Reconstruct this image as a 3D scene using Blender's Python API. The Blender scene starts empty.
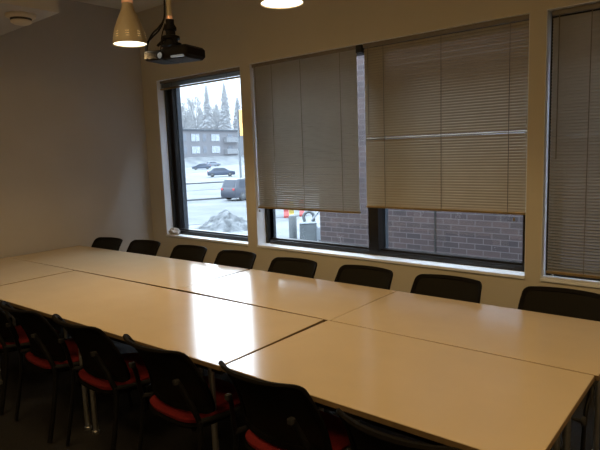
import bpy, math, random
from mathutils import Vector, Matrix, noise
random.seed(4)
PI = math.pi
COL = bpy.context.scene.collection

# ------------------------------------------------------------------ helpers
class MB:
    """collects shapes, then links them as one mesh object"""
    def __init__(s): s.v = []; s.f = []; s.m = []; s.cur = 0
    def add(s, vs, fs):
        o = len(s.v); s.v += [tuple(v) for v in vs]
        for f in fs: s.f.append([i + o for i in f]); s.m.append(s.cur)
        return s
    def box(s, x0, x1, y0, y1, z0, z1, M=None):
        vs = [Vector(p) for p in ((x0,y0,z0),(x1,y0,z0),(x1,y1,z0),(x0,y1,z0),(x0,y0,z1),(x1,y0,z1),(x1,y1,z1),(x0,y1,z1))]
        if M: vs = [M @ v for v in vs]
        return s.add(vs, [(0,3,2,1),(4,5,6,7),(0,1,5,4),(1,2,6,5),(2,3,7,6),(3,0,4,7)])
    def rbox(s, x0, x1, y0, y1, z0, z1, r=.02, n=4, M=None):
        """box with rounded vertical edges and a small top/bottom chamfer"""
        c = min(r*.5, (z1-z0)*.45)
        rings = []
        for z, k in ((z0, c), (z0+c, 0), (z1-c, 0), (z1, c)):
            ring = []
            for cx_, cy_, a0 in ((x1-r, y1-r, 0), (x0+r, y1-r, PI/2), (x0+r, y0+r, PI), (x1-r, y0+r, 3*PI/2)):
                for i in range(n+1):
                    a = a0 + PI/2*i/n
                    ring.append(Vector((cx_+(r-k)*math.cos(a), cy_+(r-k)*math.sin(a), z)))
            rings.append(ring)
        return s.loft(rings, True, M)
    def loft(s, rings, caps=True, M=None, closed=True):
        n = len(rings[0]); vs = [v for r in rings for v in r]
        if M: vs = [M @ Vector(v) for v in vs]
        fs = []
        for j in range(len(rings)-1):
            for i in range(n if closed else n-1):
                a = j*n+i; b = j*n+(i+1) % n
                fs.append((a, b, b+n, a+n))
        if caps:
            fs.append(tuple(reversed(range(n)))); fs.append(tuple(range((len(rings)-1)*n, len(rings)*n)))
        return s.add(vs, fs)
    def tube(s, pts, r, n=10, rs=None, flat=1.0, M=None):
        pts = [Vector(p) for p in pts]; rings = []
        up = Vector((0,0,1))
        t0 = (pts[1]-pts[0]).normalized()
        if abs(t0.dot(up)) > .9: up = Vector((1,0,0))
        u = (up - t0*up.dot(t0)).normalized()
        for i, p in enumerate(pts):
            if i == 0: t = pts[1]-pts[0]
            elif i == len(pts)-1: t = pts[-1]-pts[-2]
            else: t = (pts[i+1]-pts[i]).normalized() + (pts[i]-pts[i-1]).normalized()
            t.normalize(); u = (u - t*u.dot(t)).normalized(); w = t.cross(u)
            rr = rs[i] if rs else r
            rings.append([p + u*math.cos(2*PI*k/n)*rr + w*math.sin(2*PI*k/n)*rr*flat for k in range(n)])
        return s.loft(rings, True, M)
    def lathe(s, prof, n=32, c=(0,0,0), M=None, caps=True):
        rings = [[Vector((c[0]+r*math.cos(2*PI*k/n), c[1]+r*math.sin(2*PI*k/n), c[2]+z)) for k in range(n)] for r, z in prof]
        return s.loft(rings, caps, M)
    def build(s, name, mat, parent=None, smooth=False, bevel=0):
        me = bpy.data.meshes.new(name); me.from_pydata(s.v, [], s.f); me.update()
        mats = mat if isinstance(mat, (list, tuple)) else [mat]
        for m in mats: me.materials.append(m)
        if len(mats) > 1: me.polygons.foreach_set('material_index', s.m)
        if smooth:
            me.polygons.foreach_set('use_smooth', [True]*len(me.polygons))
        o = bpy.data.objects.new(name, me); COL.objects.link(o)
        if smooth:
            try: me.set_sharp_from_angle(angle=math.radians(40))
            except Exception: pass
        if bevel:
            b = o.modifiers.new('bevel', 'BEVEL'); b.width = bevel; b.segments = 2; b.limit_method = 'ANGLE'
        if parent: o.parent = parent
        return o

def smoothpts(pts, k=6):
    """Catmull-Rom through points"""
    P = [Vector(p) for p in pts]; P = [P[0]*2-P[1]] + P + [P[-1]*2-P[-2]]; out = []
    for i in range(1, len(P)-2):
        for j in range(k):
            t = j/k
            out.append(.5*((2*P[i]) + (P[i+1]-P[i-1])*t + (2*P[i-1]-5*P[i]+4*P[i+1]-P[i+2])*t*t + (3*P[i]-P[i-1]-3*P[i+1]+P[i+2])*t**3))
    out.append(P[-2]); return out

def tag(o, label=None, cat=None, group=None, kind=None):
    if label: o['label'] = label
    if cat: o['category'] = cat
    if group: o['group'] = group
    if kind: o['kind'] = kind
    return o
def thing(name, loc=(0,0,0), rz=0, label=None, cat=None, group=None):
    o = bpy.data.objects.new(name, None); COL.objects.link(o); o.empty_display_size = .1
    o.location = loc; o.rotation_euler = (0,0,rz)
    return tag(o, label, cat, group)
def struct(name, mb, mat, parent=None, **k):
    o = mb.build(name, mat, parent, **k)
    if not parent: o['kind'] = 'structure'
    return o
def kids(o): return [c for c in bpy.data.objects if c.parent == o]
def copy_tree(o, parent=None):
    ch = kids(o); c = o.copy(); COL.objects.link(c)
    if parent: c.parent = parent
    for k in ch: copy_tree(k, c)
    return c

# ------------------------------------------------------------------ materials
def mat(name, col, rough=.6, metal=0, spec=.5, noise_amt=0, nscale=20, bump=0, bscale=200, coat=0, emit=None, estr=0, alpha=1, col2=None, detail=4, stretch=None):
    m = bpy.data.materials.new(name); m.use_nodes = True
    nt = m.node_tree; b = nt.nodes['Principled BSDF']
    b.inputs['Roughness'].default_value = rough; b.inputs['Metallic'].default_value = metal
    b.inputs['Specular IOR Level'].default_value = spec
    b.inputs['Coat Weight'].default_value = coat; b.inputs['Coat Roughness'].default_value = .12
    if emit: b.inputs['Emission Color'].default_value = (*emit, 1); b.inputs['Emission Strength'].default_value = estr
    b.inputs['Alpha'].default_value = alpha
    tc = nt.nodes.new('ShaderNodeTexCoord'); src = tc.outputs['Object']
    if stretch:
        mp = nt.nodes.new('ShaderNodeMapping'); mp.inputs['Scale'].default_value = stretch
        nt.links.new(src, mp.inputs[0]); src = mp.outputs[0]
    n = nt.nodes.new('ShaderNodeTexNoise'); n.inputs['Scale'].default_value = nscale; n.inputs['Detail'].default_value = detail
    nt.links.new(src, n.inputs['Vector'])
    r = nt.nodes.new('ShaderNodeValToRGB')
    c2 = col2 if col2 else tuple(max(0, c*(1-noise_amt)) for c in col)
    r.color_ramp.elements[0].position = .35; r.color_ramp.elements[1].position = .65
    r.color_ramp.elements[0].color = (*c2, 1); r.color_ramp.elements[1].color = (*col, 1)
    nt.links.new(n.outputs['Fac'], r.inputs[0]); nt.links.new(r.outputs[0], b.inputs['Base Color'])
    if bump:
        n2 = nt.nodes.new('ShaderNodeTexNoise'); n2.inputs['Scale'].default_value = bscale
        nt.links.new(src, n2.inputs['Vector'])
        bp = nt.nodes.new('ShaderNodeBump'); bp.inputs['Strength'].default_value = bump; bp.inputs['Distance'].default_value = .01
        nt.links.new(n2.outputs['Fac'], bp.inputs['Height']); nt.links.new(bp.outputs[0], b.inputs['Normal'])
    return m

def mat_brick(name):
    m = mat(name, (.1,.07,.07), .9); nt = m.node_tree; b = nt.nodes['Principled BSDF']
    tc = nt.nodes.new('ShaderNodeTexCoord'); sx = nt.nodes.new('ShaderNodeSeparateXYZ'); cb = nt.nodes.new('ShaderNodeCombineXYZ')
    nt.links.new(tc.outputs['Object'], sx.inputs[0]); nt.links.new(sx.outputs['X'], cb.inputs['X']); nt.links.new(sx.outputs['Z'], cb.inputs['Y'])
    br = nt.nodes.new('ShaderNodeTexBrick'); br.inputs['Scale'].default_value = 1
    br.inputs['Brick Width'].default_value = .215; br.inputs['Row Height'].default_value = .075
    br.inputs['Mortar Size'].default_value = .006; br.inputs['Mortar Smooth'].default_value = .3
    br.inputs['Color1'].default_value = (.10,.062,.06,1); br.inputs['Color2'].default_value = (.06,.042,.045,1); br.inputs['Mortar'].default_value = (.17,.14,.14,1)
    nt.links.new(cb.outputs[0], br.inputs['Vector'])
    nz = nt.nodes.new('ShaderNodeTexNoise'); nz.inputs['Scale'].default_value = 3; nt.links.new(tc.outputs['Object'], nz.inputs['Vector'])
    mx = nt.nodes.new('ShaderNodeMix'); mx.data_type = 'RGBA'; mx.blend_type = 'MULTIPLY'; mx.inputs[0].default_value = .5
    nt.links.new(br.outputs['Color'], mx.inputs[6]); nt.links.new(nz.outputs['Fac'], mx.inputs[7]); nt.links.new(mx.outputs[2], b.inputs['Base Color'])
    return m

def mat_glass(name, tint, refl=.6):
    m = bpy.data.materials.new(name); m.use_nodes = True; nt = m.node_tree; nt.nodes.clear()
    out = nt.nodes.new('ShaderNodeOutputMaterial'); t = nt.nodes.new('ShaderNodeBsdfTransparent'); t.inputs[0].default_value = (*tint, 1)
    g = nt.nodes.new('ShaderNodeBsdfGlossy'); g.inputs['Roughness'].default_value = .02; g.inputs[0].default_value = (refl,)*3+(1,)
    lw = nt.nodes.new('ShaderNodeLayerWeight'); lw.inputs[0].default_value = .5
    pw = nt.nodes.new('ShaderNodeMath'); pw.operation = 'POWER'; pw.inputs[1].default_value = 5
    ma = nt.nodes.new('ShaderNodeMath'); ma.operation = 'MULTIPLY_ADD'; ma.inputs[1].default_value = .9; ma.inputs[2].default_value = .035
    nt.links.new(lw.outputs['Facing'], pw.inputs[0]); nt.links.new(pw.outputs[0], ma.inputs[0])
    mx = nt.nodes.new('ShaderNodeMixShader')
    nt.links.new(ma.outputs[0], mx.inputs[0]); nt.links.new(t.outputs[0], mx.inputs[1]); nt.links.new(g.outputs[0], mx.inputs[2]); nt.links.new(mx.outputs[0], out.inputs[0])
    return m

def mat_mesh_fabric(name, col, see=.12):
    m = mat(name, col, .9, spec=.1, noise_amt=.3, nscale=300, bump=.3, bscale=500); nt = m.node_tree
    b = nt.nodes['Principled BSDF']; out = nt.nodes['Material Output']
    t = nt.nodes.new('ShaderNodeBsdfTransparent'); mx = nt.nodes.new('ShaderNodeMixShader'); mx.inputs[0].default_value = see
    nt.links.new(b.outputs[0], mx.inputs[1]); nt.links.new(t.outputs[0], mx.inputs[2]); nt.links.new(mx.outputs[0], out.inputs[0])
    return m

def mat_slat(name, col, trans=.15):
    m = mat(name, col, .45, noise_amt=.08, nscale=4, spec=.4); nt = m.node_tree
    b = nt.nodes['Principled BSDF']; out = nt.nodes['Material Output']
    t = nt.nodes.new('ShaderNodeBsdfTranslucent'); t.inputs[0].default_value = (.55,.52,.45,1)
    mx = nt.nodes.new('ShaderNodeMixShader'); mx.inputs[0].default_value = trans
    nt.links.new(b.outputs[0], mx.inputs[1]); nt.links.new(t.outputs[0], mx.inputs[2]); nt.links.new(mx.outputs[0], out.inputs[0])
    return m

wall_m = mat('taupe_wall_paint', (.56,.525,.445), .85, noise_amt=.05, nscale=2, bump=.08, bscale=120)
lwall_m = mat('grey_wall_paint', (.44,.425,.41), .85, noise_amt=.06, nscale=1.5, bump=.08, bscale=120)
ceil_m = mat('ceiling_paint', (.62,.58,.5), .9, noise_amt=.04, nscale=3)
floor_m = mat('dark_carpet', (.018,.016,.016), .95, noise_amt=.4, nscale=60, bump=.5, bscale=300)
reveal_m = mat('white_trim_paint', (.78,.83,.90), .5, noise_amt=.03, nscale=8)
black_m = mat('black_aluminium', (.012,.011,.010), .4, noise_amt=.2)
alu_m = mat('pale_aluminium', (.2,.24,.29), .35, metal=.3, noise_amt=.1)
table_m = mat('cream_laminate', (.64,.53,.37), .18, spec=.62, noise_amt=.035, nscale=5, coat=.25)
edge_m = mat('table_edge_band', (.22,.15,.08), .5, noise_amt=.2, nscale=30)
chrome_m = mat('chrome_tube', (.8,.8,.8), .38, metal=1, noise_amt=.05)
frame_m = mat('black_plastic', (.007,.006,.005), .75, noise_amt=.2, nscale=60, spec=.08)
post_m = mat('black_tube', (.005,.0045,.0045), .45, noise_amt=.1, spec=.3)
grey_m = mat('grey_plastic', (.03,.03,.033), .7, spec=.2, noise_amt=.1)
mesh_m = mat_mesh_fabric('black_mesh_fabric', (.008,.007,.005), .02)
red_m = mat('red_seat_fabric', (.22,.005,.009), .85, noise_amt=.3, nscale=120, bump=.3, bscale=400)
slat_m = mat_slat('blind_slat_enamel', (.36,.35,.31), .10)
slatb_m = mat_slat('blind_slat_taupe', (.36,.315,.21), .08)
rail_m = mat('blind_rail_bronze', (.30,.22,.10), .35, metal=.4, noise_amt=.15)
head_m = mat('blind_headrail', (.20,.18,.15), .5, noise_amt=.1)
cord_m = mat('blind_cord', (.20,.175,.13), .8, noise_amt=.1)
glass_m = mat_glass('window_glass', (.90,.94,.97))
shade_m = mat('beige_lamp_shade', (.50,.42,.28), .5, noise_amt=.06, nscale=20)
copper_m = mat('copper_cap', (.75,.38,.2), .3, metal=.8, emit=(1,.45,.2), estr=.25, noise_amt=.1)  # faint warm glow put into the copper by emission
lampin_m = mat('lamp_diffuser', (1,.95,.85), .5, emit=(1,.86,.62), estr=3, noise_amt=0)
hole_m = mat('lit_perforation', (1,.8,.4), .5, emit=(1,.68,.3), estr=1.1)
proj_m = mat('dark_projector_case', (.007,.005,.005), .6, spec=.2, noise_amt=.2)
glow_m = mat('projector_glint_glow', (.30,.34,.36), .15, spec=.8, emit=(.7,.85,1), estr=.10)  # emission paints in pale reflections on the projector's underside
pole_m = mat('beige_pole', (.62,.52,.33), .45, noise_amt=.06)
cream_m = mat('cream_plastic', (.62,.55,.43), .5, noise_amt=.04)
dark_m = mat('dark_gap', (.06,.05,.04), .8, noise_amt=.1)
paper_m = mat('crumpled_paper', (.62,.60,.58), .8, noise_amt=.3, nscale=30, bump=.5, bscale=60)
# outdoors (overcast winter, pale)
snow_m = mat('snow_ground', (.140,.152,.162), .9, nscale=.35, col2=(.065,.075,.085), detail=8, stretch=(1,1,1))
road_m = mat('slushy_road', (.105,.117,.128), .9, nscale=.8, col2=(.06,.07,.08), detail=8)
curb_m = mat('wet_curb', (.09,.10,.115), .9, noise_amt=.2, nscale=1)
brick_m = mat_brick('purple_brown_brick')
coping_m = mat('stone_coping', (.3,.29,.3), .9, noise_amt=.2, nscale=3)
bldg_m = mat('hazy_brick_facade', (.075,.08,.095), .9, emit=(.78,.85,1), estr=.30, noise_amt=.12, nscale=.6)  # pale emission paints aerial haze over the distant facade
roof_m = mat('roof_edge', (.06,.075,.095), .9, noise_amt=.1)
bwhite_m = mat('balcony_white', (.20,.215,.235), .8, emit=(.75,.85,1), estr=.15, noise_amt=.1)  # emission adds the same painted haze to the white parts
bpane_m = mat('hazy_window_pane', (.2,.22,.25), .6, noise_amt=.3, nscale=2)
bpane2_m = mat('dark_window_pane', (.05,.06,.08), .6, emit=(.75,.85,1), estr=.15, noise_amt=.3, nscale=2)  # emission lifts the dark panes with painted haze
conif_m = mat('conifer_haze_glow', (.12,.135,.15), .95, emit=(.8,.88,1), estr=.44, nscale=.7, col2=(.08,.09,.10), detail=8)  # paleness and emission are painted haze on distant conifers
bare_m = mat('bare_tree_haze_glow', (.13,.145,.16), .95, emit=(.82,.9,1), estr=.50, nscale=.9, col2=(.08,.09,.10), detail=8)  # paleness and emission are painted haze on distant bare trees
trunk_m = mat('hazy_trunk', (.08,.09,.1), .95, emit=(.75,.85,1), estr=.4, noise_amt=.2, nscale=1)  # haze painted into distant trunks by emission
carb_m = mat('dark_blue_car_paint', (.018,.026,.045), .5, noise_amt=.05, spec=.3)
carg_m = mat('charcoal_car_paint', (.02,.024,.034), .5, noise_amt=.05, spec=.3)
carp_m = mat('pale_car_paint', (.06,.07,.09), .5, noise_amt=.05, spec=.3)
cglass_m = mat('car_glass', (.015,.02,.03), .4, spec=.2, noise_amt=.1)
tyre_m = mat('tyre', (.02,.022,.026), .8, noise_amt=.2)
hub_m = mat('wheel_hub', (.07,.075,.08), .4, metal=.4, noise_amt=.1)
tail_m = mat('tail_light', (.25,.02,.02), .4, emit=(1,.1,.1), estr=.2)
steel_m = mat('galvanised_pole', (.16,.185,.21), .5, noise_amt=.1, nscale=3)
yel_m = mat('signal_yellow', (.6,.30,.07), .6, emit=(1,.6,.25), estr=.25, noise_amt=.05)  # housing colour glows faintly by emission, though it is no lamp
by_m = mat('barrier_yellow', (.42,.30,.03), .6, noise_amt=.1)
br_m = mat('barrier_red', (.42,.04,.035), .6, noise_amt=.1)
util_m = mat('utility_grey', (.085,.10,.11), .7, noise_amt=.2, nscale=4)
rubble_m = mat('gravel_and_snow', (.16,.17,.18), .95, nscale=3.0, col2=(.035,.04,.045), detail=10)
lens_m = mat('signal_lens', (.05,.04,.03), .3, noise_amt=.1)

for m_ in (snow_m, road_m, curb_m, coping_m, bldg_m, roof_m, bwhite_m, conif_m, bare_m, trunk_m, steel_m, by_m, br_m, util_m, rubble_m, brick_m, alu_m):
    for n_ in m_.node_tree.nodes:          # overcast daylight is strong: keep outdoor albedos low
        if n_.type == 'VALTORGB':
            for e_ in n_.color_ramp.elements: e_.color = (*[c*.41 for c in e_.color[:3]], 1)
        if n_.type == 'TEX_BRICK':
            for k_ in ('Color1', 'Color2', 'Mortar'): n_.inputs[k_].default_value = (*[c*.62 for c in n_.inputs[k_].default_value[:3]], 1)

# ------------------------------------------------------------------ room shell
XL, XR, YB, YW, ZC = -5.93, 3.2, -2.2, 4.06, 3.44
WZ0, WZ1 = .745, 2.605
OPEN = [(-5.64, -4.20), (-4.06, -1.31), (-1.20, 1.55)]
TH = .24
struct('floor', MB().box(XL-.2, XR+.2, YB-.2, YW+TH, -.12, 0), floor_m)
struct('ceiling', MB().box(XL-.2, XR+.2, YB-.2, YW+TH, ZC, ZC+.15), ceil_m)
struct('wall_left', MB().box(XL-.2, XL, YB-.2, YW+TH, 0, ZC), lwall_m)
struct('wall_right', MB().box(XR, XR+.2, YB-.2, YW+TH, 0, ZC), wall_m)
struct('wall_back', MB().box(XL, XR, YB-.2, YB, 0, ZC), wall_m)
w = MB()
w.box(XL, XR, YW, YW+TH, 0, WZ0-.02); w.box(XL, XR, YW, YW+TH, WZ1, ZC)
xs = [XL] + [c for o in OPEN for c in o] + [XR]
for i in range(0, len(xs), 2): w.box(xs[i], xs[i+1], YW, YW+TH, WZ0-.02, WZ1)
struct('wall_window', w, wall_m)
struct('trim_1', MB().box(XL, -4.66, YB, 2.42, 2.95, ZC), lwall_m)      # dropped bulkhead along the left wall
struct('baseboard_left', MB().box(XL, XL+.012, YB, YW, 0, .1), black_m)
struct('baseboard_window', MB().box(XL+.012, XR, YW-.012, YW, 0, .1), black_m)

def window(i, x0, x1, mull, fl=.062, fy=.10):
    root = thing('window_%d' % i, (x0, YW, WZ0)); root['kind'] = 'structure'
    W = x1-x0; H = WZ1-WZ0; fd = .09; fw = .062
    r = MB()  # painted reveals
    r.box(0, .004, .002, fy, 0, H); r.box(W-.004, W, .002, fy, 0, H); r.box(0, W, .002, fy, H-.004, H)
    r.build('reveal', reveal_m, root)
    MB().box(0, W, -.014, fy+.005, -.02, .004).build('sill', reveal_m, root, bevel=.002)
    f = MB()
    f.box(.006, .04, fy, fy+fd, .004, H-.006); f.box(.04, fl, fy+.04, fy+fd, .004, H-.006); f.box(W-fw, W-.006, fy, fy+fd, .004, H-.006)
    f.box(fw, W-fw, fy, fy+fd, .004, .045); f.box(fw, W-fw, fy+.03, fy+fd, .045, .062); f.box(fw, W-fw, fy, fy+fd, H-.06, H-.006)
    for mx in mull: f.box(mx-x0-.052, mx-x0+.052, fy-.01, fy+fd, .045, H-.06)
    f.build('window_frame', black_m, root)
    a = MB()   # pale outer frame beyond the glass
    a.box(.006, fl+.022, fy+fd, TH+.01, 0, H); a.box(W-fw-.022, W-.006, fy+fd, TH+.01, 0, H)
    for mx in mull: a.box(mx-x0-.06, mx-x0+.066, fy+fd, fy+fd+.05, .03, H)
    a.build('outer_frame', alu_m, root)
    ed = [fl] + [c for mx in mull for c in (mx-x0-.052, mx-x0+.052)] + [W-fw]
    for k in range(0, len(ed), 2):
        MB().box(ed[k], ed[k+1], fy+fd-.03, fy+fd-.022, .06, H-.06).build('pane', glass_m, root)
    return root
window(1, *OPEN[0], [], .10)
window(2, *OPEN[1], [-2.69], .022, .125)
window(3, *OPEN[2], [.2])

# ------------------------------------------------------------------ blinds
def blind(x0, x1, zt, zb, y, sm, cords, label, group='venetian blinds in the window openings', tilt=58, gap=None, stacked=False):
    root = thing('venetian_blind', (x0, y, zb), 0, label, 'blind', group)
    W = x1-x0; H = zt-zb; hr = .032
    MB().box(0, W, -.014, .014, H-hr, H).build('headrail', head_m, root, bevel=.002)
    pitch = .0215 if not stacked else .0042
    s = MB(); z = .024; a = math.radians(tilt if not stacked else 4); hw = .0125
    while z < H-hr-.006:
        aa = a
        if gap and abs(z+zb-gap) < pitch*.5: aa = math.radians(32)
        rows = []
        for k in range(4):
            t = -1 + 2*k/3; bow = .0040*(1-t*t)
            rows.append((t*hw*math.cos(aa)-bow*math.sin(aa), t*hw*math.sin(aa)+bow*math.cos(aa)))
        vs = []
        for q, zz in rows: vs += [(.004, q, z+zz), (W-.004, q, z+zz)]
        s.add(vs, [(0,1,3,2),(2,3,5,4),(4,5,7,6)])
        z += pitch
    s.build('slats', sm, root, smooth=True)
    MB().box(0, W, -.013, .013, 0, .017).build('bottom_rail', rail_m, root, bevel=.002)
    for cx_ in cords:
        c = MB()
        c.box(cx_-x0-.0025, cx_-x0+.0025, -.0165, -.0150, .01, H-hr)
        c.build('ladder_cord', cord_m, root)
    if not stacked:
        MB().tube([(.05, -.02, H-.03), (.05, -.022, H*.45)], .0035, 6).build('tilt_wand', cord_m, root)
    else: pass
    return root
bl = blind(-5.63, -4.21, 2.603, 2.495, YW+.055, slat_m, [-5.4, -4.45], 'raised grey blind stacked at the top of the leftmost, uncovered window', stacked=True)
bA = blind(-4.05, -2.775, 2.600, 1.135, YW+.035, slat_m, [-3.78, -3.41, -2.95], 'greyish horizontal slat blind lowered over the left half of the middle window', tilt=-60)
bB = blind(-2.70, -1.318, 2.600, 1.195, YW+.033, slatb_m, [-2.5, -1.98, -1.45], 'brownish slat blind with one open slat line over the right half of the middle window', tilt=64, gap=1.807)
bC = blind(-1.178, 1.54, 2.598, .775, YW+.06, slat_m, [-.93, -.3, .5, 1.3], 'grey slat blind lowered to the sill in the window right of the column', tilt=-58)
MB().box(1.277, 1.335, -.02, .02, 1.40, 1.465).build('end_bracket', black_m, bA, bevel=.003)
MB().lathe([(.0,-.02),(.009,-.015),(.007,.0),(.002,.012)], 10, (.03,-.02,-.02)).build('cord_toggle', head_m, bA, smooth=True)
MB().lathe([(.0,-.02),(.011,-.015),(.009,.0),(.002,.012)], 10, (1.30,-.02,-.03)).build('cord_toggle', head_m, bB, smooth=True)

# ------------------------------------------------------------------ tables
TZ = .74
def table(xl, xr, yl, D, rz, label, knob=False, g=.003):
    """xl,yl : near-left... the left end of the table's inner (back) edge"""
    L = xr-xl
    root = thing('conference_table', (xl, yl, 0), rz, label, 'table', 'cream conference tables pushed together')
    t = MB(); t.rbox(g, L-g, g, D-g, TZ-.026, TZ, .003, 2)
    t.build('tabletop', table_m, root)
    e = MB()
    e.box(g-.0012, L-g+.0012, g-.0012, g+.001, TZ-.024, TZ-.003); e.box(g-.0012, L-g+.0012, D-g-.001, D-g+.0012, TZ-.024, TZ-.003)
    e.box(g-.0012, g+.001, g, D-g, TZ-.024, TZ-.003); e.box(L-g-.001, L-g+.0012, g, D-g, TZ-.024, TZ-.003)
    e.build('edge_band', edge_m, root)
    f = MB(); i = .05
    f.box(i, L-i, i, i+.025, TZ-.07, TZ-.027); f.box(i, L-i, D-i-.025, D-i, TZ-.07, TZ-.027)
    f.box(i, i+.025, i, D-i, TZ-.07, TZ-.027); f.box(L-i-.025, L-i, i, D-i, TZ-.07, TZ-.027)
    f.build('under_frame', post_m, root)
    for x in ((.13, L-.13) if L < 2 else (.13, L/2+.025, L/2+.115, L-.13)):
        for y in (i+.01, D-i-.01):
            MB().lathe([(.018,0),(.022,.004),(.022,.02),(.016,.024),(.016,TZ-.03)], 14, (x,y,0)).build('leg', chrome_m, root, smooth=True)
    if knob:
        MB().lathe([(.015,0),(.018,.003),(.018,.012),(.008,.015),(.006,.05)], 16, M=Matrix.Translation((L+.006,.56,TZ-.085))@Matrix.Rotation(PI/2,4,'Y')@Matrix.Rotation(PI,4,'Y')@Matrix.Translation((0,0,-.018))).build('latch_knob', grey_m, root, smooth=True)
    return root
NEARD = .83
far_row = [(-1.878, -.485, 2.441, 2.464, 'cream table by the windows at the right end, beside its near twin'),
           (-3.266, -1.881, 2.4135, 2.441, 'cream table by the windows that catches the bright window reflection'),
           (-5.885, -3.266, 2.283, 2.407, 'long cream table by the windows reaching the grey wall at left')]
near_row = [(-1.878, -.485, 2.436, 2.458, 'cream table at the bottom right, nearest to the camera'),
            (-4.588, -1.884, 2.328, 2.432, 'long cream table in the middle of the side nearest the camera'),
            (-5.885, -4.611, 2.279, 2.329, 'cream table at the left edge on the side nearest the camera')]
for a, b, y0, y1, lab in far_row:
    table(a, b, y0+.001, .775, math.atan2(y1-y0, b-a), lab, g=0 if a < -2 else .0015)
for k, (a, b, y0, y1, lab) in enumerate(near_row):
    table(a, b, y0-NEARD, NEARD, math.atan2(y1-y0, b-a), lab, knob=(k == 0), g=.002)

# ------------------------------------------------------------------ chairs
def back_pt(u, v, off=0):
    """u -1..1 across, v 0..1 up; curved, reclined back"""
    hw = .257 - .022*v
    x = u*hw; z = .475 + .367*v
    y = -.225 - .04*v - .13*v*v + .075*abs(u)**2.3 + off
    return Vector((x, y, z))
def rr(theta, rx=1., p=5.):
    """superellipse outline in u,v"""
    c, s_ = math.cos(theta), math.sin(theta)
    return math.copysign(abs(c)**(2/p), c), math.copysign(abs(s_)**(2/p), s_)
def rrect(N, ru=.14, rv=.17):
    """N points around a rounded rectangle -1..1, even spacing"""
    P = []
    for cx_, cy_, a0 in ((1-ru, 1-rv, 0), (-1+ru, 1-rv, PI/2), (-1+ru, -1+rv, PI), (1-ru, -1+rv, 3*PI/2)):
        for i in range(7): a = a0+PI/2*i/6; P.append((cx_+ru*math.cos(a), cy_+rv*math.sin(a)))
    out = []
    for i in range(len(P)):
        a, b = P[i], P[(i+1) % len(P)]; d = math.hypot(a[0]-b[0], a[1]-b[1]); k = max(1, round(d/.22))
        out += [(a[0]+(b[0]-a[0])*j/k, a[1]+(b[1]-a[1])*j/k) for j in range(k)]
    return out
def make_chair():
    root = thing('mesh_back_chair')
    # frame ring
    fr = MB(); RR = rrect(0); N = len(RR); rings = []
    for i in range(N):
        u, v = RR[i]
        c = back_pt(u*.97, .5+v*.47); q = back_pt(u*.88, .5+v*.40)
        inw = (q-c).normalized(); nrm = Vector((0,1,0)); nrm = (nrm-inw*nrm.dot(inw)).normalized()
        h = .020 if v > -.6 else .024
        rings.append([c-inw*.009+nrm*.0, c-inw*.004+nrm*.011, c+inw*h+nrm*.008, c+inw*h-nrm*.006, c-inw*.004-nrm*.012])
    vs = [v for r in rings for v in r]; n = 5; fs = []
    for i in range(N):
        for k in range(n):
            a = i*n+k; b = i*n+(k+1) % n; c2 = ((i+1) % N)*n+(k+1) % n; d = ((i+1) % N)*n+k
            fs.append((a, d, c2, b))
    fr.add(vs, fs); fr.build('back_frame', frame_m, root, smooth=True)
    # mesh panel (thin, two sided)
    pn = MB(); G = 12
    vs = []; fs = []
    for j in range(G+1):
        for i in range(G+1):
            a, b = -1+2*i/G, -1+2*j/G
            # squircle mapping
            u = a*math.sqrt(1-b**6*.08); v = b*math.sqrt(1-a**6*.08)
            vs.append(back_pt(u*.93, .5+v*.44, .001))
    for j in range(G):
        for i in range(G): a = j*(G+1)+i; fs.append((a, a+1, a+G+2, a+G+1))
    pn.add(vs, fs); pn.build('mesh_panel', mesh_m, root, smooth=True)
    # seat shell + cushion
    def seat(z0, z1, grow, dip):
        m = MB(); rings = []
        NN = 40
        for (zz, k) in ((z0, .85), (z0+(z1-z0)*.3, .98), (z0+(z1-z0)*.7, 1.), (z1, .93), (z1+.002, .6), (z1, .25), (z1, .02)):
            ring = []
            for i in range(NN):
                a, b = rr(2*PI*i/NN, p=4.2)
                x = a*(.222+grow)*k; y = -.035 + b*(.225+grow)*k
                ring.append(Vector((x, y, zz + dip*(abs(x)/.22)**2 - .02*max(0, y/.22)**3 - .006*math.cos(y*8))))
            rings.append(ring)
        m.loft(rings); return m
    seat(.395, .422, .006, .012).build('seat_shell', frame_m, root, smooth=True)
    seat(.415, .458, 0, .014).build('seat_cushion', red_m, root, smooth=True)
    # legs (rear ones run on up as back posts)
    for s_ in (-1, 1):
        pts = smoothpts([(s_*.180,-.318,.685), (s_*.195,-.290,.62), (s_*.225,-.258,.52), (s_*.236,-.24,.42), (s_*.238,-.27,.22), (s_*.238,-.315,.012)])
        MB().tube(pts, .014, 10, flat=.75).build('leg', post_m, root, smooth=True)
        pts = smoothpts([(s_*.225,.0,.425), (s_*.238,.12,.415), (s_*.238,.20,.36), (s_*.236,.235,.18), (s_*.236,.26,.012)])
        MB().tube(pts, .013, 10, flat=.8).build('leg', post_m, root, smooth=True)
        MB().tube(smoothpts([(s_*.232,-.25,.47), (s_*.236,-.12,.445), (s_*.228,.02,.428)]), .013, 8).build('side_rail', grey_m, root, smooth=True)
        b = MB().box(s_*.180-.012, s_*.180+.012, -.333, -.305, .665, .69); b.build('back_clip', grey_m, root, bevel=.004)
    MB().tube([(-.235,-.03,.425), (.235,-.03,.425)], .012, 8).build('cross_bar', post_m, root, smooth=True)
    return root
proto = make_chair(); used = [0]
def chair(x, y, rz, label, group):
    o = proto if not used[0] else copy_tree(proto)
    used[0] = 1; o.location = (x, y, 0); o.rotation_euler = (0, 0, math.radians(rz)); tag(o, label, 'chair', group)
gf = 'chairs along the window side of the tables'; gn = 'chairs along the camera side of the tables'
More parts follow.
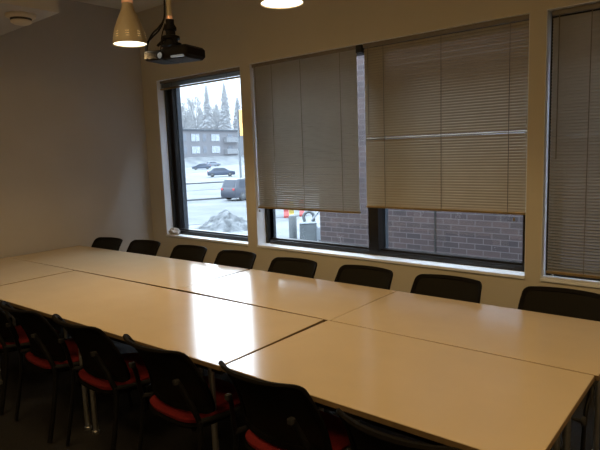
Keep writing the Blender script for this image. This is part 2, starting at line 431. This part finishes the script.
far = [(-5.43, 2.85, 184.2, 'black mesh-back chair in the corner, touching distance from the grey left wall'),
       (-4.885, 2.945, 182.7, 'black mesh-back chair below the narrow wall left of the uncovered window'),
       (-4.19, 2.97, 180.6, 'black mesh-back chair under the uncovered window, below the crumpled white paper'),
       (-3.565, 2.995, 180.3, 'black mesh-back chair below the pier between the uncovered and the middle window'),
       (-2.886, 2.993, 180.6, 'black mesh-back chair below the left slat blind, facing the gap with the grey bollard'),
       (-2.227, 3.033, 179.5, 'black mesh-back chair below the dark mullion of the middle window'),
       (-1.577, 3.054, 181.5, 'black mesh-back chair below the brick wall seen under the right slat blind'),
       (-0.865, 3.095, 181, 'black mesh-back chair at the right end of the window side, below the fully lowered blind')]
for x, y, r, l in far: chair(x, y, r, l, gf)
near = [(-0.864, 1.755, 0, 'nearest black chair at the bottom edge, only its top back corner showing'),
        (-1.535, 1.813, 0, 'black mesh-back chair with red seat below the seam of the two right-hand tables'),
        (-2.208, 1.774, 0, 'black mesh-back chair with wide red seat, second full one from the camera'),
        (-2.881, 1.74, 0, 'black mesh-back chair with red seat, chrome table legs showing beneath it'),
        (-3.473, 1.687, 0, 'black mesh-back chair with red seat, farthest one whose whole back shows'),
        (-4.12, 1.66, 0, 'black chair with red seat at the left edge of the view, only partly showing')]
for x, y, r, l in near: chair(x, y, r, l, gn)
chair(-.02, 2.08, 90, 'black chair at the right end of the tables, cut off by the picture edge', 'chair at the table end')

# ------------------------------------------------------------------ pendants
def make_pendant():
    root = thing('pendant_lamp')
    prof = [(.122,0),(.120,.03),(.113,.07),(.102,.11),(.086,.155),(.066,.20),(.050,.235),(.041,.262),(.037,.29)]
    sh = MB(); sh.lathe(prof + [(.034,.289)] + [(r-.003, z) for r, z in reversed(prof)][1:], 40, caps=False)
    sh.build('shade', shade_m, root, smooth=True)
    MB().lathe([(.0385,.288),(.040,.292),(.040,.325),(.030,.34),(.008,.345)], 24).build('cap', copper_m, root, smooth=True)
    MB().lathe([(.117,.006),(.117,.008)], 40).build('diffuser', lampin_m, root)
    MB().tube([(0,0,.34), (0,0,ZC-PZ-.02)], .004, 8).build('cord', frame_m, root)
    MB().lathe([(.05,ZC-PZ-.03),(.055,ZC-PZ-.025),(.055,ZC-PZ)], 24).build('canopy', shade_m, root, smooth=True)
    h = MB()
    for k in range(9):
        a0 = 2*PI*k/9
        for i in range(3):
            for j in range(3):
                a = a0 + (i-1)*.075; z = .042+j*.017
                r = .1195 - .0016*j*1.3 + .0006
                c = Vector((r*math.cos(a), r*math.sin(a), z)); t = Vector((-math.sin(a), math.cos(a), 0)); u = Vector((0,0,1))
                h.add([c+t*.0022*math.cos(q*PI/3)+u*.0022*math.sin(q*PI/3) for q in range(6)], [(0,1,2,3,4,5)])
    h.build('light_holes', hole_m, root)
    return root
PZ = 2.535
pp = make_pendant(); first = True
for x, l in ((-3.62, 'beige perforated cone pendant lamp, lit, hanging left of the dark projector'),
             (-2.12, 'lit pendant lamp of which only the bright rim shows above the middle window'),
             (-.62, None), (.9, None)):
    if x > -1: 
        continue
    o = pp if first else copy_tree(pp); first = False
    o.location = (x, 2.4, PZ); tag(o, l, 'pendant lamp', 'pendant lamps over the tables')

def light(kind, name, loc, energy, col, rot=(0,0,0), **k):
    d = bpy.data.lights.new(name, kind); d.energy = energy; d.color = col
    for a, b in k.items(): setattr(d, a, b)
    o = bpy.data.objects.new(name, d); COL.objects.link(o); o.location = loc; o.rotation_euler = rot; return o
WARM = (1, .66, .29)
for x in (-3.62, -2.12, -.62, .9):
    light('SPOT', 'pendant_bulb', (x, 2.4, PZ-.01), {-3.62: 68, -2.12: 33, -.62: 11, .9: 34}[x], WARM, spot_size=math.radians(140), spot_blend=.5, shadow_soft_size=.08)
light('AREA', 'unseen_ceiling_light', (1.2, .2, ZC-.06), 38, WARM, shape='DISK', size=.7)  # unseen warm light from above right, no fitting modelled
light('AREA', 'unseen_ceiling_light', (-1.8, -.6, ZC-.06), 20, WARM, shape='DISK', size=.7)  # added ambient fill from behind, no fitting; brightens the window wall

light('AREA', 'unseen_ceiling_light', (-3.2, .9, ZC-.06), 13, WARM, shape='DISK', size=.7)  # added fill without a fitting; brightens left table end and corner

# ------------------------------------------------------------------ projector
pr = thing('ceiling_projector', (-3.385, 2.62, 2.485), math.radians(14), 'dark projector hanging from a beige ceiling pole beside the lit pendant lamp', 'projector')
b = MB(); b.rbox(-.20, -.02, -.12, .11, -.08, -.01, .025, 4, Matrix.Rotation(math.radians(2),4,'Y')); b.build('lamp_housing', proj_m, pr, smooth=True)
b = MB(); b.rbox(-.04, .20, -.13, .12, -.075, .008, .035, 5); b.build('body', proj_m, pr, smooth=True)
b = MB(); b.box(-.02, .18, -.10, .09, -.080, -.0745); b.build('base_plate', grey_m, pr)
MB().lathe([(.032,0),(.032,.02),(.026,.022),(.024,.012)], 24, M=Matrix.Translation((-.03,-.125,-.052))@Matrix.Rotation(PI/2,4,'X')).build('lens_ring', proj_m, pr, smooth=True)
MB().lathe([(.022,0),(.014,.006),(.002,.008)], 20, M=Matrix.Translation((-.03,-.138,-.052))@Matrix.Rotation(PI/2,4,'X')).build('lens', glow_m, pr, smooth=True)
b = MB(); b.rbox(.06, .17, -.134, -.11, -.076, -.062, .006, 2); b.build('glint_strip', glow_m, pr)  # glowing patch painted in for a reflection
b = MB()
b.lathe([(.075,.03),(.075,.05),(.05,.055),(.05,.075),(.065,.08),(.065,.10),(.035,.11),(.035,.14),(.045,.145),(.045,.165),(.03,.19),(.03,.22)], 20, (-.03,0,0))
for s_ in (-1, 1): b.tube([(-.03+s_*.02,-.02,.10), (-.03+s_*.09,-.05,.035)], .01, 6)
b.build('mount', proj_m, pr, smooth=True)
MB().tube([(-.03,0,.2), (-.03,0,ZC-2.50-.02)], .019, 14).build('pole', pole_m, pr, smooth=True)
MB().lathe([(.06,ZC-2.5-.03),(.065,ZC-2.5-.02),(.065,ZC-2.5)], 20, (-.03,0,0)).build('ceiling_plate', pole_m, pr, smooth=True)
MB().tube([(-.03,0,.22), (-.03,0,.245)], .022, 14).build('pole_collar', copper_m, pr, smooth=True)
for dy, dz, dx in ((0,0,0), (.02,-.02,.02)):
    pts = smoothpts([(-.052,-.02,ZC-2.53), (-.052,-.02,.55), (-.052,-.02,.33), (-.058,-.03,.225), (-.10,-.04,.17+dz), (-.16,-.05,.125+dz), (-.21-dx*.5,-.05,.06), (-.225-dx*.5,-.05,-.01), (-.215,-.04,-.06), (-.18,-.02,-.06)], 8)
    MB().tube(pts, .0065, 8).build('cable', proj_m, pr, smooth=True)
MB().tube(smoothpts([(-.075,0,.2), (-.10,-.02,.1), (-.115,-.02,.01)], 6), .004, 6).build('cable', proj_m, pr, smooth=True)

# ------------------------------------------------------------------ ceiling diffuser, paper on sill
dt = thing('smoke_detector', (-4.93, 2.215, 2.95), 0, 'round cream smoke detector on the dropped ceiling at top left', 'smoke detector')
MB().lathe([(.118,0),(.122,-.006),(.118,-.022),(.095,-.034),(.090,-.034)], 36).build('base_ring', cream_m, dt, smooth=True)
MB().lathe([(.088,-.030),(.078,-.052)], 36).build('sensor_gap', dark_m, dt, smooth=True)
MB().lathe([(.080,-.050),(.086,-.055),(.082,-.066),(.062,-.078),(.002,-.082)], 36).build('cover', cream_m, dt, smooth=True)

p = MB(); rings = []
for j in range(13):
    ph = PI*j/12; ring = []
    for i in range(20):
        th = 2*PI*i/20
        v = Vector((math.sin(ph)*math.cos(th), math.sin(ph)*math.sin(th), -math.cos(ph)))
        k = 1 + .38*noise.noise(v*2.2+Vector((3,1,2))) + .16*noise.noise(v*6)
        q = Vector((v.x*.095*k, v.y*.045*k, max(-.03, v.z*.05*k)))
        ring.append(q)
    rings.append(ring)
p.loft(rings)
o = p.build('crumpled_paper', paper_m); o.location = (-5.525, YW+.035, WZ0+.034)
tag(o, 'crumpled white paper wad in the left corner of the uncovered window sill', 'paper')

# ------------------------------------------------------------------ outdoors
RIGHT = Vector((.7635361, .64477497, -.03574718)); DOWN = Vector((.05982111, -.12574077, -.99025789)); FWD = Vector((-.64298838, .75395922, -.13457878))
EYE = Vector((0,0,1.72)); F = 548.94
def along(px, py, depth):       # world point on the sight line of a photo pixel, used to survey the place
    return EYE + (FWD + RIGHT*((px-300)/F) + DOWN*((py-225)/F))*depth
def onz(px, py, z):
    d = FWD + RIGHT*((px-300)/F) + DOWN*((py-225)/F); return EYE + d*((z-EYE.z)/d.z)
GZ = -2.0
g = MB(); g.box(-420, 120, YW+TH+.05, 420, GZ-.3, GZ); struct('ground', g, snow_m)
rd = onz(1670, 81, 0) - EYE; rd = Vector((rd.x, rd.y, 0)).normalized()
if rd.x < 0: rd = -rd
rn = Vector((-rd.y, rd.x, 0))
def strip(px, py, w_, h, m, name, L=160):
    c = onz(px, py, GZ); M = Matrix.Translation((c.x, c.y, GZ)) @ Matrix.Rotation(math.atan2(rd.y, rd.x), 4, 'Z')
    return struct(name, MB().box(-L, L, 0, w_, .0, h, M), m)
strip(205, 224, 9.5, .02, road_m, 'road')
strip(205, 200, .30, .12, curb_m, 'kerb')
strip(205, 190, 10, .02, road_m, 'road')
strip(205, 183.5, .6, .14, curb_m, 'kerb')
strip(205, 172, 26, .02, road_m, 'parking_lot')

# brick wall
bw = thing('brick_wall', (-5.22, 6.6, GZ), 0, 'purplish brown brick wall outside the middle window', 'brick wall')
MB().box(0, 11, 0, .3, 0, 8.4).build('brickwork', brick_m, bw)
MB().box(-.03, 11.03, -.03, .33, 8.4, 8.5).build('coping', coping_m, bw)
MB().box(2.6, 11, -.14, .0, 3.76, 3.83).build('added_bright_ledge', reveal_m, bw)  # added pale ledge, gives the bright line through the open slat
jx = 5.22-3.30; MB().box(jx, jx+.022, -.006, .0, 0, 8.4).build('joint_strip', black_m, bw)

# apartment building far away
A = along(150, 157, 158); B_ = along(262, 156, 205)
dirv = Vector((B_.x-A.x, B_.y-A.y, 0)); LB = dirv.length
base = (A.z+B_.z)/2; ht = along(190, 131, 174).z - base
ap = thing('apartment_building', (A.x, A.y, base), math.atan2(dirv.y, dirv.x), 'low two storey brick apartment building beyond the street', 'building')
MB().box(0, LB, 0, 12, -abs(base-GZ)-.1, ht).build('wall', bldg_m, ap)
MB().box(-.4, LB+.4, -.5, 12.4, ht, ht+.45).build('roof', roof_m, ap)
def bx_at(px):     # distance along facade for a photo column
    d = FWD + RIGHT*((px-300)/F) + DOWN*((145-225)/F)
    # solve EYE + d*t = A + dirv*s (xy)
    det = d.x*(-dirv.y) + dirv.x*d.y
    t = ((A.x-EYE.x)*(-dirv.y) + dirv.x*(A.y-EYE.y))/det
    s = ((EYE.x+d.x*t-A.x)*dirv.x + (EYE.y+d.y*t-A.y)*dirv.y)/dirv.length
    return s
for row in (0, 1):
    z0 = ht*(.14 + .47*row); z1 = z0 + ht*.26
    for a, b, m in ((182,186,bpane2_m), (191.5,199.5,bpane_m), (203,206,bpane2_m), (211.5,219.5,bpane_m), (228,232,bpane2_m)):
        x0, x1 = bx_at(a), bx_at(b)
        fr = MB().box(x0-.15, x1+.15, -.12, .05, z0-.15, z1+.15).build('window', bwhite_m, ap)
        pn = MB(); mid = (x0+x1)/2
        pn.box(x0, mid-.1, -.16, -.11, z0, z1); pn.box(mid+.1, x1, -.16, -.11, z0, z1); pn.build('pane', m, fr)
    x0, x1 = bx_at(223.5), bx_at(237)
    bal = MB().box(x0, x1, -1.6, 0, z0-.5, z0+ht*.14).build('balcony', bwhite_m, ap)
# added tall block, keeps sky glare off the table (mostly behind the lowered blind)
C1 = along(277, 200, 62); C2 = along(322, 200, 62); dv = Vector((C2.x-C1.x, C2.y-C1.y, 0))
tb = thing('added_sky_blocker', (C1.x, C1.y, GZ), math.atan2(dv.y, dv.x), 'added tall block hidden behind the left lowered blind, blocking sky glare on the table', 'building')
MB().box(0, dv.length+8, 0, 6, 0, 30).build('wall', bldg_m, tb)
MB().box(-.3, dv.length+8.3, -.3, 6.3, 30, 30.5).build('roof', roof_m, tb)
for fl_ in range(6):
    for wx in range(4):
        if 1.2+wx*3.4+1.6 < dv.length+8: MB().box(1.2+wx*3.4, 2.8+wx*3.4, -.06, .05, 5+fl_*4, 7+fl_*4).build('window', bpane2_m, tb)
# terrace of snow the building stands on
M_ = Matrix.Translation((A.x, A.y, 0)) @ Matrix.Rotation(math.atan2(dirv.y, dirv.x), 4, 'Z')
t = MB(); t.add([M_ @ Vector(q) for q in ((-60,-12,GZ),(LB+40,-12,GZ),(LB+40,-2,base),(-60,-2,base),(LB+40,60,base+2),(-60,60,base+2))], [(0,1,2,3),(3,2,4,5)])
struct('snow_bank', t, snow_m)

def conifer(px, top, depth, wpx, seed, label):
    r = random.Random(seed); b0 = along(px, 156, depth); tp = along(px, top, depth); H = tp.z-base; R = wpx*.54*depth/F
    root = thing('conifer_tree', (b0.x, b0.y, base), r.random()*6, label, 'tree', 'hazy trees behind the apartment building')
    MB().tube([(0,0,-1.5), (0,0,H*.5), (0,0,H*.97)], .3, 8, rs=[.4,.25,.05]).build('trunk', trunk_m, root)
    f = MB(); n = 260
    for i in range(n):
        q = i/n; z = H*(.10+.90*q); rad = R*(1-q)**.62*(.65+.5*r.random())+.15
        a = i*2.39996+r.random()*.5; wd = rad*.34+.12; dr = rad*(.28+.2*r.random())
        c, s_ = math.cos(a), math.sin(a)
        f.add([(0,0,z+.3), (c*rad*.6-s_*wd, s_*rad*.6+c*wd, z-dr*.4), (c*rad, s_*rad, z-dr), (c*rad*.6+s_*wd, s_*rad*.6-c*wd, z-dr*.4), (c*rad*.5, s_*rad*.5, z-dr*.1+.25)],
              [(0,1,4),(0,4,3),(1,2,4),(4,2,3)])
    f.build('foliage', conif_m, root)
def bare(px, top, depth, wpx, seed, label):
    r = random.Random(seed); b0 = along(px, 156, depth); tp = along(px, top, depth); H = tp.z-base; R = wpx/2*depth/F
    root = thing('bare_tree', (b0.x, b0.y, base), 0, label, 'tree', 'hazy trees behind the apartment building')
    tr = MB(); tr.tube([(0,0,-1.5), (.2,0,H*.3), (0,.2,H*.6)], .3, 7, rs=[.45,.35,.2]); tw = MB()
    for i in range(38):
        a = r.random()*2*PI; z0 = H*(.25+.4*r.random()); q = r.random()
        e = Vector((math.cos(a)*R*(.4+.6*q), math.sin(a)*R*(.4+.6*q), min(H, z0+H*(.15+.4*(1-q)))))
        m_ = Vector((0,0,z0)).lerp(e, .5)+Vector((0,0,.05*H))
        tr.tube([(0,0,z0), m_, e], .1, 4, rs=[.14,.09,.03])
        for k in range(26):
            s0 = m_.lerp(e, r.random()); dd = Vector((r.uniform(-1,1), r.uniform(-1,1), r.uniform(-.2,1)))*R*.28
            tw.tube([s0, s0+dd], .05, 3, rs=[.10,.04])
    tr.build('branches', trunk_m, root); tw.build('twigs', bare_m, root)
bare(184, 104, 222, 26, 1, 'pale hazy bare tree above the left end of the apartment roof')
bare(197, 99, 233, 24, 2, 'pale hazy bare tree second from the left above the apartment roof')
conifer(210, 86, 221, 17, 3, 'hazy conifer with its tip above the middle of the apartment roof')
bare(219, 108, 236, 20, 5, 'short pale bare tree between the two tall conifers')
conifer(227.5, 84, 220, 19, 4, 'tallest hazy conifer, above the apartment balconies')
conifer(240, 98, 238, 20, 6, 'hazy conifer behind the yellow traffic signal')
conifer(190, 112, 270, 22, 7, 'low hazy conifer behind the bare trees at left')
conifer(203, 108, 246, 20, 8, 'low hazy conifer left of the pointed one')
conifer(219, 104, 266, 22, 9, 'broad hazy conifer between the two tall ones')

# cars
def car(px, py, yaw, paint, label, suv=False, s=1.0):
    c = onz(px, py, GZ+.02)
    root = thing('parked_car', (c.x, c.y, GZ+.02), yaw, label, 'car', 'cars on the snowy street')
    L = 2.2*s; Wd = .88*s; top = (1.68 if suv else 1.45)*s
    if suv: prof = [(-L,.45),(-L+.02,.95),(-L+.1,1.05),(-L+.32,top-.06),(-L+.6,top),(.35,top),(.6,top-.08),(1.15,1.08),(L-.1,.95),(L,.75),(L,.4)]
    else: prof = [(-L,.42),(-L+.02,.88),(-L+.5,.95),(-L+1.0,top-.08),(-L+1.4,top),(.3,top),(.6,top-.08),(1.2,.98),(L-.1,.82),(L,.65),(L,.38)]
    b = MB(); rings = []
    for k in (-1, -.96, -.5, .5, .96, 1):
        ins = .97 if abs(k) == 1 else 1
        ring = []
        for x, z in [(L, .28)][:0] + prof + [(L-.05,.25),(-L+.05,.25)]:
            ty = 1 - .20*max(0, (z-.95))/max(.1, top-.95)
            ring.append(Vector((x*ins, k*Wd*ty, .25+(z-.25)*(ins if z > .5 else 1))))
        rings.append(ring)
    b.loft(rings); b.build('body', paint, root, smooth=True)
    for s_ in (-1, 1):
        gl = MB(); zt = top-.10; yb = Wd*.985*s_; yt = Wd*.83*s_
        x0 = -L+.45 if suv else -L+1.0
        for a, b2, c2, d in ((x0, -.35, x0+.22, -.35), (-.25, 1.0, -.25, .45)):
            gl.add([(a,yb*1.005,1.03),(b2,yb*1.005,1.03),(d,yt*1.02,zt),(c2,yt*1.02,zt)], [(0,1,2,3)])
        gl.build('side_window', cglass_m, root)
    rw = MB()
    if suv: rw.add([(-L+.09,-.7,1.08),(-L+.09,.7,1.08),(-L+.29,.6,top-.1),(-L+.29,-.6,top-.1)], [(0,1,2,3)])
    else: rw.add([(-L+.52,-.7,1.0),(-L+.52,.7,1.0),(-L+.97,.6,top-.1),(-L+.97,-.6,top-.1)], [(0,1,2,3)])
    rw.build('rear_window', cglass_m, root)
    for s_ in (-1, 1):
        MB().box(-L-.02, -L+.1, s_*.68-.10, s_*.68+.10, .84, .98).build('tail_light', tail_m, root)
        for xx in (-L+.78, L-.85):
            T = Matrix.Translation((xx, s_*(Wd-.18), .33)) @ Matrix.Rotation(PI/2*s_*-1, 4, 'X')
            wh = MB().lathe([(.26,0),(.33,.03),(.33,.19),(.22,.215)], 20, M=T).build('wheel', tyre_m, root, smooth=True)
            MB().lathe([(.20,.212),(.17,.222),(.02,.225)], 16, M=T).build('hub_cap', hub_m, wh, smooth=True)
yr = math.atan2(rd.y, rd.x)
car(249, 198.5, yr+.45, carg_m, 'charcoal SUV seen from behind, cut off by the right window edge', suv=True)
car(221.5, 176.5, yr-.25, carb_m, 'dark blue car in the middle of the snowy lot')
car(201.5, 169.5, yr+PI-.2, carb_m, 'dark car farthest left on the snowy lot')
car(212.5, 166.5, yr+.2, carp_m, 'pale car behind the dark ones on the snowy lot')

# snow and gravel heap
c = onz(222, 229, GZ)
hp = MB(); G = 40; vs = []; fs = []
for j in range(G+1):
    for i in range(G+1):
        x = (i/G-.5)*4.4; y = (j/G-.5)*3.0
        h = .80*math.exp(-abs((x-.2)/1.15)**2.4-abs(y/.9)**2.4) + .18*noise.noise(Vector((x*1.6, y*1.6, 3)))*math.exp(-(x/1.6)**2-(y/1.1)**2)*2 + .10*noise.noise(Vector((x*5, y*5, 1)))*math.exp(-(x/1.5)**2-(y/1.0)**2)*2
        vs.append((x, y, h-.05))
for j in range(G):
    for i in range(G): a = j*(G+1)+i; fs.append((a, a+1, a+G+2, a+G+1))
hp.add(vs, fs); o = hp.build('gravel_heap', rubble_m, smooth=False); o.location = c; o.rotation_euler = (0,0,math.atan2(RIGHT.y, RIGHT.x))
tag(o, 'grey heap of gravel and snow at the bottom of the uncovered window', 'gravel heap')

# traffic signal on its pole
c = along(242, 200, 50); topz = along(237.5, 104, 50).z
ts = thing('traffic_signal', (c.x, c.y, GZ), math.atan2(RIGHT.y, RIGHT.x), 'yellow traffic signal on a pale steel pole at the right edge of the uncovered window', 'traffic signal')
MB().lathe([(.2,0),(.2,.1),(.10,.14),(.085,topz-GZ)], 12).build('pole', steel_m, ts, smooth=True)
z0 = along(240, 136, 50).z-GZ; z1 = along(240, 111, 50).z-GZ
MB().rbox(.14, .56, -.15, .15, z0, z1, .05, 3).build('housing', yel_m, ts)
MB().box(0, .2, -.03, .03, (z0+z1)/2-.05, (z0+z1)/2+.05).build('bracket', steel_m, ts)
for k in range(3):
    zc = z0+(z1-z0)*(k+.5)/3
    MB().lathe([(.15,0),(.15,.05),(.11,.06)], 16, M=Matrix.Translation((.35,.14,zc))@Matrix.Rotation(-PI/2,4,'X')).build('signal_lens', lens_m, ts, smooth=True)

# bollard
c = onz(293.5, 245, GZ); 
o = MB().lathe([(.16,-.05),(.16,1.12),(.13,1.19),(.05,1.22)], 20).build('bollard', util_m, smooth=True); o.location = c
tag(o, 'round grey steel bollard standing in the snow outside', 'bollard')
# utility cabinet with pipes
c = onz(309.5, 247, GZ); uc = thing('utility_cabinet', tuple(c), math.atan2(RIGHT.y, RIGHT.x), 'grey utility cabinet with bent pipes beside the brick wall', 'utility cabinet')
MB().rbox(-.36, .30, -.3, .3, 0, .95, .06, 4).build('cabinet_body', util_m, uc, smooth=True)
MB().rbox(-.38, .32, -.32, .32, .93, 1.0, .07, 4).build('lid', steel_m, uc, smooth=True)
MB().tube(smoothpts([(-.15,0,.98), (-.18,0,1.25), (0,0,1.38), (.18,0,1.28), (.2,0,.98)]), .06, 10).build('pipe', util_m, uc, smooth=True)
MB().tube([(.1,-.2,1.05), (.5,-.1,1.5)], .04, 8).build('pipe', steel_m, uc, smooth=True)
MB().lathe([(.12,0),(.14,.02),(.14,.4),(.12,.5),(.05,.55)], 16, (.40,-.25,.3)).build('gas_meter', steel_m, uc, smooth=True)
MB().tube([(.40,-.25,0), (.40,-.25,.32)], .03, 8).build('pipe', tyre_m, uc, smooth=True)
# barriers
for px, py, m, l, wpx in ((286.5, 217.5, br_m, 'red plastic road barrier left of the yellow one', 5), (291.8, 219.5, by_m, 'yellow plastic road barrier between the two red ones', 5), (302, 216, br_m, 'red plastic road barrier right of the yellow one', 5)):
    c = onz(px, py, GZ); dd = (c-EYE).length; hw = wpx/2*dd/F
    rt = thing('road_barrier', tuple(c), math.atan2(RIGHT.y, RIGHT.x), l, 'barrier', 'plastic barriers on the street')
    b = MB(); b.loft([[Vector((-hw*k, -.25*q, z)), Vector((hw*k, -.25*q, z)), Vector((hw*k, .25*q, z)), Vector((-hw*k, .25*q, z))] for z, k, q in ((0,1,1),(.12,1,1),(.35,.97,.5),(.95,.95,.35),(1.0,.9,.3))])
    b.build('barrier_body', m, rt, bevel=.02)
    MB().box(-hw*.6, hw*.6, -.14, .14, .55, .68).build('reflective_band', bwhite_m, rt)

# ------------------------------------------------------------------ world
wd = bpy.data.worlds.new('overcast_sky'); bpy.context.scene.world = wd; wd.use_nodes = True; nt = wd.node_tree
bg = nt.nodes['Background']; tc = nt.nodes.new('ShaderNodeTexCoord'); sx = nt.nodes.new('ShaderNodeSeparateXYZ'); rp = nt.nodes.new('ShaderNodeValToRGB')
nt.links.new(tc.outputs['Generated'], sx.inputs[0]); nt.links.new(sx.outputs['Z'], rp.inputs[0])
e = rp.color_ramp.elements; e[0].position = 0; e[0].color = (.16,.175,.19,1); e[1].position = .5; e[1].color = (1.7,1.9,2.1,1)
q = e.new(.12); q.color = (.26,.285,.31,1); q = e.new(.24); q.color = (.70,.79,.88,1)
nt.links.new(rp.outputs[0], bg.inputs['Color']); bg.inputs['Strength'].default_value = 8

# ------------------------------------------------------------------ camera
cd = bpy.data.cameras.new('camera'); cam = bpy.data.objects.new('camera', cd); COL.objects.link(cam)
cd.sensor_width = 36; cd.lens = F/600*36; cd.clip_end = 2000; cd.clip_start = .02
m3 = Matrix((RIGHT, -DOWN, -FWD)).transposed()
cam.matrix_world = Matrix.Translation(EYE) @ m3.to_4x4()
sc = bpy.context.scene; sc.camera = cam
sc.view_settings.view_transform = 'Standard'; sc.view_settings.look = 'None'; sc.view_settings.exposure = 0
sc.cycles.use_denoising = True
sc.cycles.sample_clamp_indirect = 6
